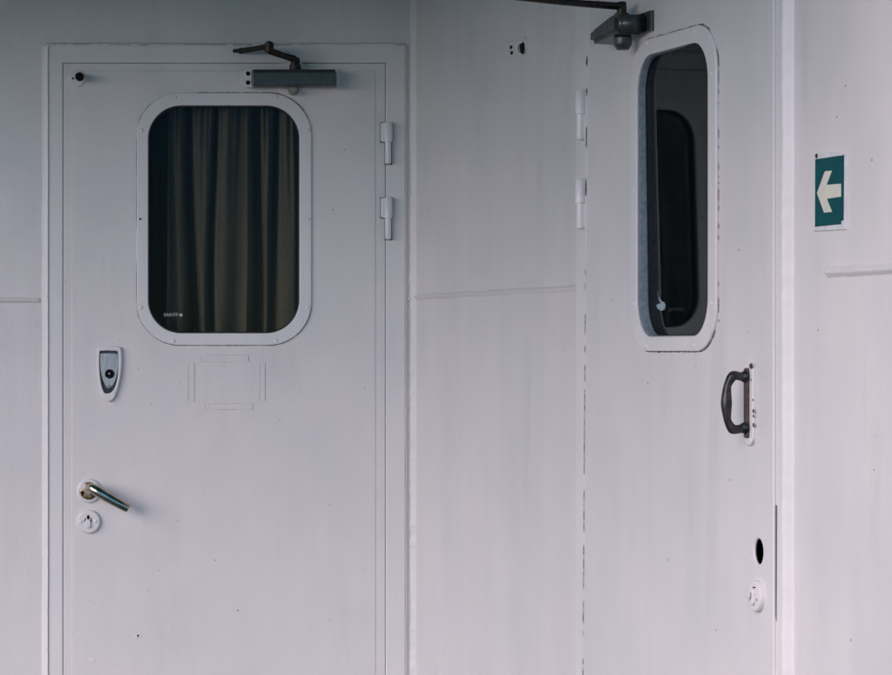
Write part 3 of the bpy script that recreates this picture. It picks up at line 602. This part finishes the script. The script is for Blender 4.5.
cl2 = link('door_closer', prism([(f1 - 0.168, zb2 - 0.004, zb2 + 0.022, DN + 0.006, DN + 0.055), (f1 - 0.05, zb2 - 0.001, zt2 - 0.001, DN + 0.006, DN + 0.064), (f1 - 0.012, zb2, zt2, DN + 0.006, DN + 0.064)], CLOSER, 0.007), d2, e2)
link('end_cap', box(f1 - 0.0125, zb2 + 0.002, DN + 0.008, f1, zt2 - 0.002, DN + 0.060, CLOSER, 0.005), cl2)
for zv in (zcl - 0.0095, zcl + 0.0095): link('valve_slot', box(f1 - 0.0005, zv - 0.0075, DN + 0.011, f1 + 0.0012, zv + 0.0075, DN + 0.019, BLACK, 0.0006), cl2)
link('mount_plate', plate([rect(f1 - 0.10, zb2 + 0.003, f1 + 0.018, zt2 + 0.004)], DN - 0.0003, DN + 0.007, 0.002, CLOSER), cl2)
sc_ = f1 - 0.052
link('adjust_knob', lathe([(0.0105, zb2 - 0.0255), (0.0115, zb2 - 0.0250), (0.0168, zb2 - 0.0165), (0.0172, zb2 - 0.0155), (0.0172, zb2 - 0.004), (0.015, zb2 - 0.001)], CLOSER, 28, 'Y', (sc_, 0, DN + 0.034), 25), cl2)
arm2 = link('closer_arm', join(lathe([(0.013, zt2 - 0.001), (0.013, zt2 + 0.005), (0.009, zt2 + 0.006), (0.009, zt2 + 0.024), (0.0075, zt2 + 0.026)], DARKM, 20, 'Y', (sc_, 0, DN + 0.036)),
                               tube([(sc_, zt2 + 0.018, DN + 0.038, 0.0088), (sc_ - 0.003, zt2 + 0.022, DN + 0.15, 0.0080), (sc_ - 0.008, zt2 + 0.034, DN + 0.32, 0.0088)], DARKM, 12, 0.8)), cl2)
link('elbow_joint', lathe([(0.006, zt2 + 0.022), (0.0115, zt2 + 0.024), (0.0115, zt2 + 0.056), (0.006, zt2 + 0.060)], DARKM, 20, 'Y', (sc_ - 0.008, 0, DN + 0.32)), arm2)
zf = d2top + 0.02
link('forearm', tube([(sc_ - 0.008, zt2 + 0.050, DN + 0.32, 0.0075), (sc_ - 0.09, (zt2 + 0.07 + zf) / 2, DN + 0.17, 0.0068), (sc_ - 0.15, zf, FN + 0.012, 0.0075)], DARKM, 12), arm2)
link('arm_shoe', box(sc_ - 0.18, zf - 0.012, FN - 0.001, sc_ - 0.12, zf + 0.012, FN + 0.014, DARKM, 0.002), arm2)

# ------------------------------------------------------------------ wall-mounted catch for the hold-open stud
pc = P2(517, 48)
ct, cte = thing('door_catch', 'small white door catch with black socket and two screw holes on side wall', 'door catch', M2, (pc[0], pc[1], 0))
cn = 0.0028
hk = [P2(*p, cn) for p in ((519.2, 48), (519.6, 44.5), (521, 42.4), (523.2, 41.8), (524.4, 44), (524.9, 50), (524.6, 53.8), (522, 54.2), (520.1, 52))]
pl_ = rrect(P2(507.5, 48)[0], P2(517, 57.5)[1], P2(526.5, 48)[0], P2(517, 39)[1], 0.016)
cp = link('catch_plate', plate([pl_, hk], -0.0005, cn, 0.001, WALL), ct, cte)
link('socket', plate([hk], -0.0004, 0.0024, 0.0002, BLACK), ct, cte)
link('socket_rim', tube([(*P2(518.6, 55, .01), 0.002, 0.0025), (*P2(518.0, 52, .005), 0.005, 0.003), (*P2(517.8, 48, .005), 0.006, 0.003), (*P2(518.2, 44, .005), 0.005, 0.003), (*P2(519.4, 41, .01), 0.002, 0.0025)], TRIM, 12), ct, cte)
for x, y in ((511.1, 47.2), (511.8, 52.8)): link('screw_hole', plate([circ(*P2(x, y, cn), 0.0085, 0.0040, 12)], cn - 0.001, cn + 0.0006, 0.0002, BLACK), ct, cte)

# ------------------------------------------------------------------ green direction sign
zz_ = lambda p, n: P2(p[0] / 6.75 + 800, p[1] / 6.75 + 140, n)
ps = P2(829, 231)
sg, sge = thing('direction_sign', 'green rectangular escape sign with cream arrow pointing left on side wall', 'sign', M2, (ps[0], ps[1], 0))
link('backing', plate([[zz_(p, .003) for p in ((95, 96), (200, 78), (305, 62), (308, 603), (200, 609), (90, 615))]], -0.0003, 0.003, 0.0006, SIGNW), sg, sge)
link('green_panel', plate([[zz_(p, .0034) for p in ((103, 130), (297, 101), (294, 542), (278, 546), (277, 568), (101, 586))]], 0.0028, 0.0036, 0.0002, GREEN), sg, sge)
link('arrow', plate([[zz_(p, .004) for p in ((115, 358), (168, 211), (216, 206), (180, 302), (276, 295), (277, 382), (181, 397), (216, 485), (163, 491))]], 0.0034, 0.0043, 0.0002, CREAM), sg, sge)
link('fixing_screw', lathe([(0.004, 0), (0.004, 0.001), (0.001, 0.0018)], RUST, 12, 'Z', (*zz_((113, 108), .003), 0.003)), sg, sge)

for o in bpy.data.objects:
    if o.name.split('.')[0] in ('crack_shade_line', 'rust_spot', 'paint_chip', 'worn_paint'): o['kind'] = 'stuff'

# ------------------------------------------------------------------ cabins behind the doors (dark, seen through the panes)
def room(name, label, M, x0, x1, dep):
    o, e = thing(name, label, 'cabin interior', M, ((x0 + x1) / 2, 0, -0.06))
    bm = bmesh.new(); bmesh.ops.create_cube(bm, size=1)
    for v in bm.verts: v.co = (x0 + (v.co.x + .5) * (x1 - x0), 0.02 + (v.co.y + .5) * 2.2, -0.052 - (v.co.z + .5) * dep)
    bm.faces.ensure_lookup_table()
    front = max(bm.faces, key=lambda f: f.calc_center_median().z); bmesh.ops.delete(bm, geom=[front], context='FACES')
    me = bpy.data.meshes.new('m'); bm.to_mesh(me); bm.free(); me.materials.append(WOOD)
    ob = link('lining', me, o, e); s_ = ob.modifiers.new('thickness', 'SOLIDIFY'); s_.thickness = 0.02; s_.offset = 0
    return o, e
room('cabin_interior', 'dim cabin behind the curtained window of the back door', M1, -0.92, -0.06, 1.1)
room('cabin_interior', 'dark cabin seen through the window of the side door', M2, 0.30, 1.35, 0.9)
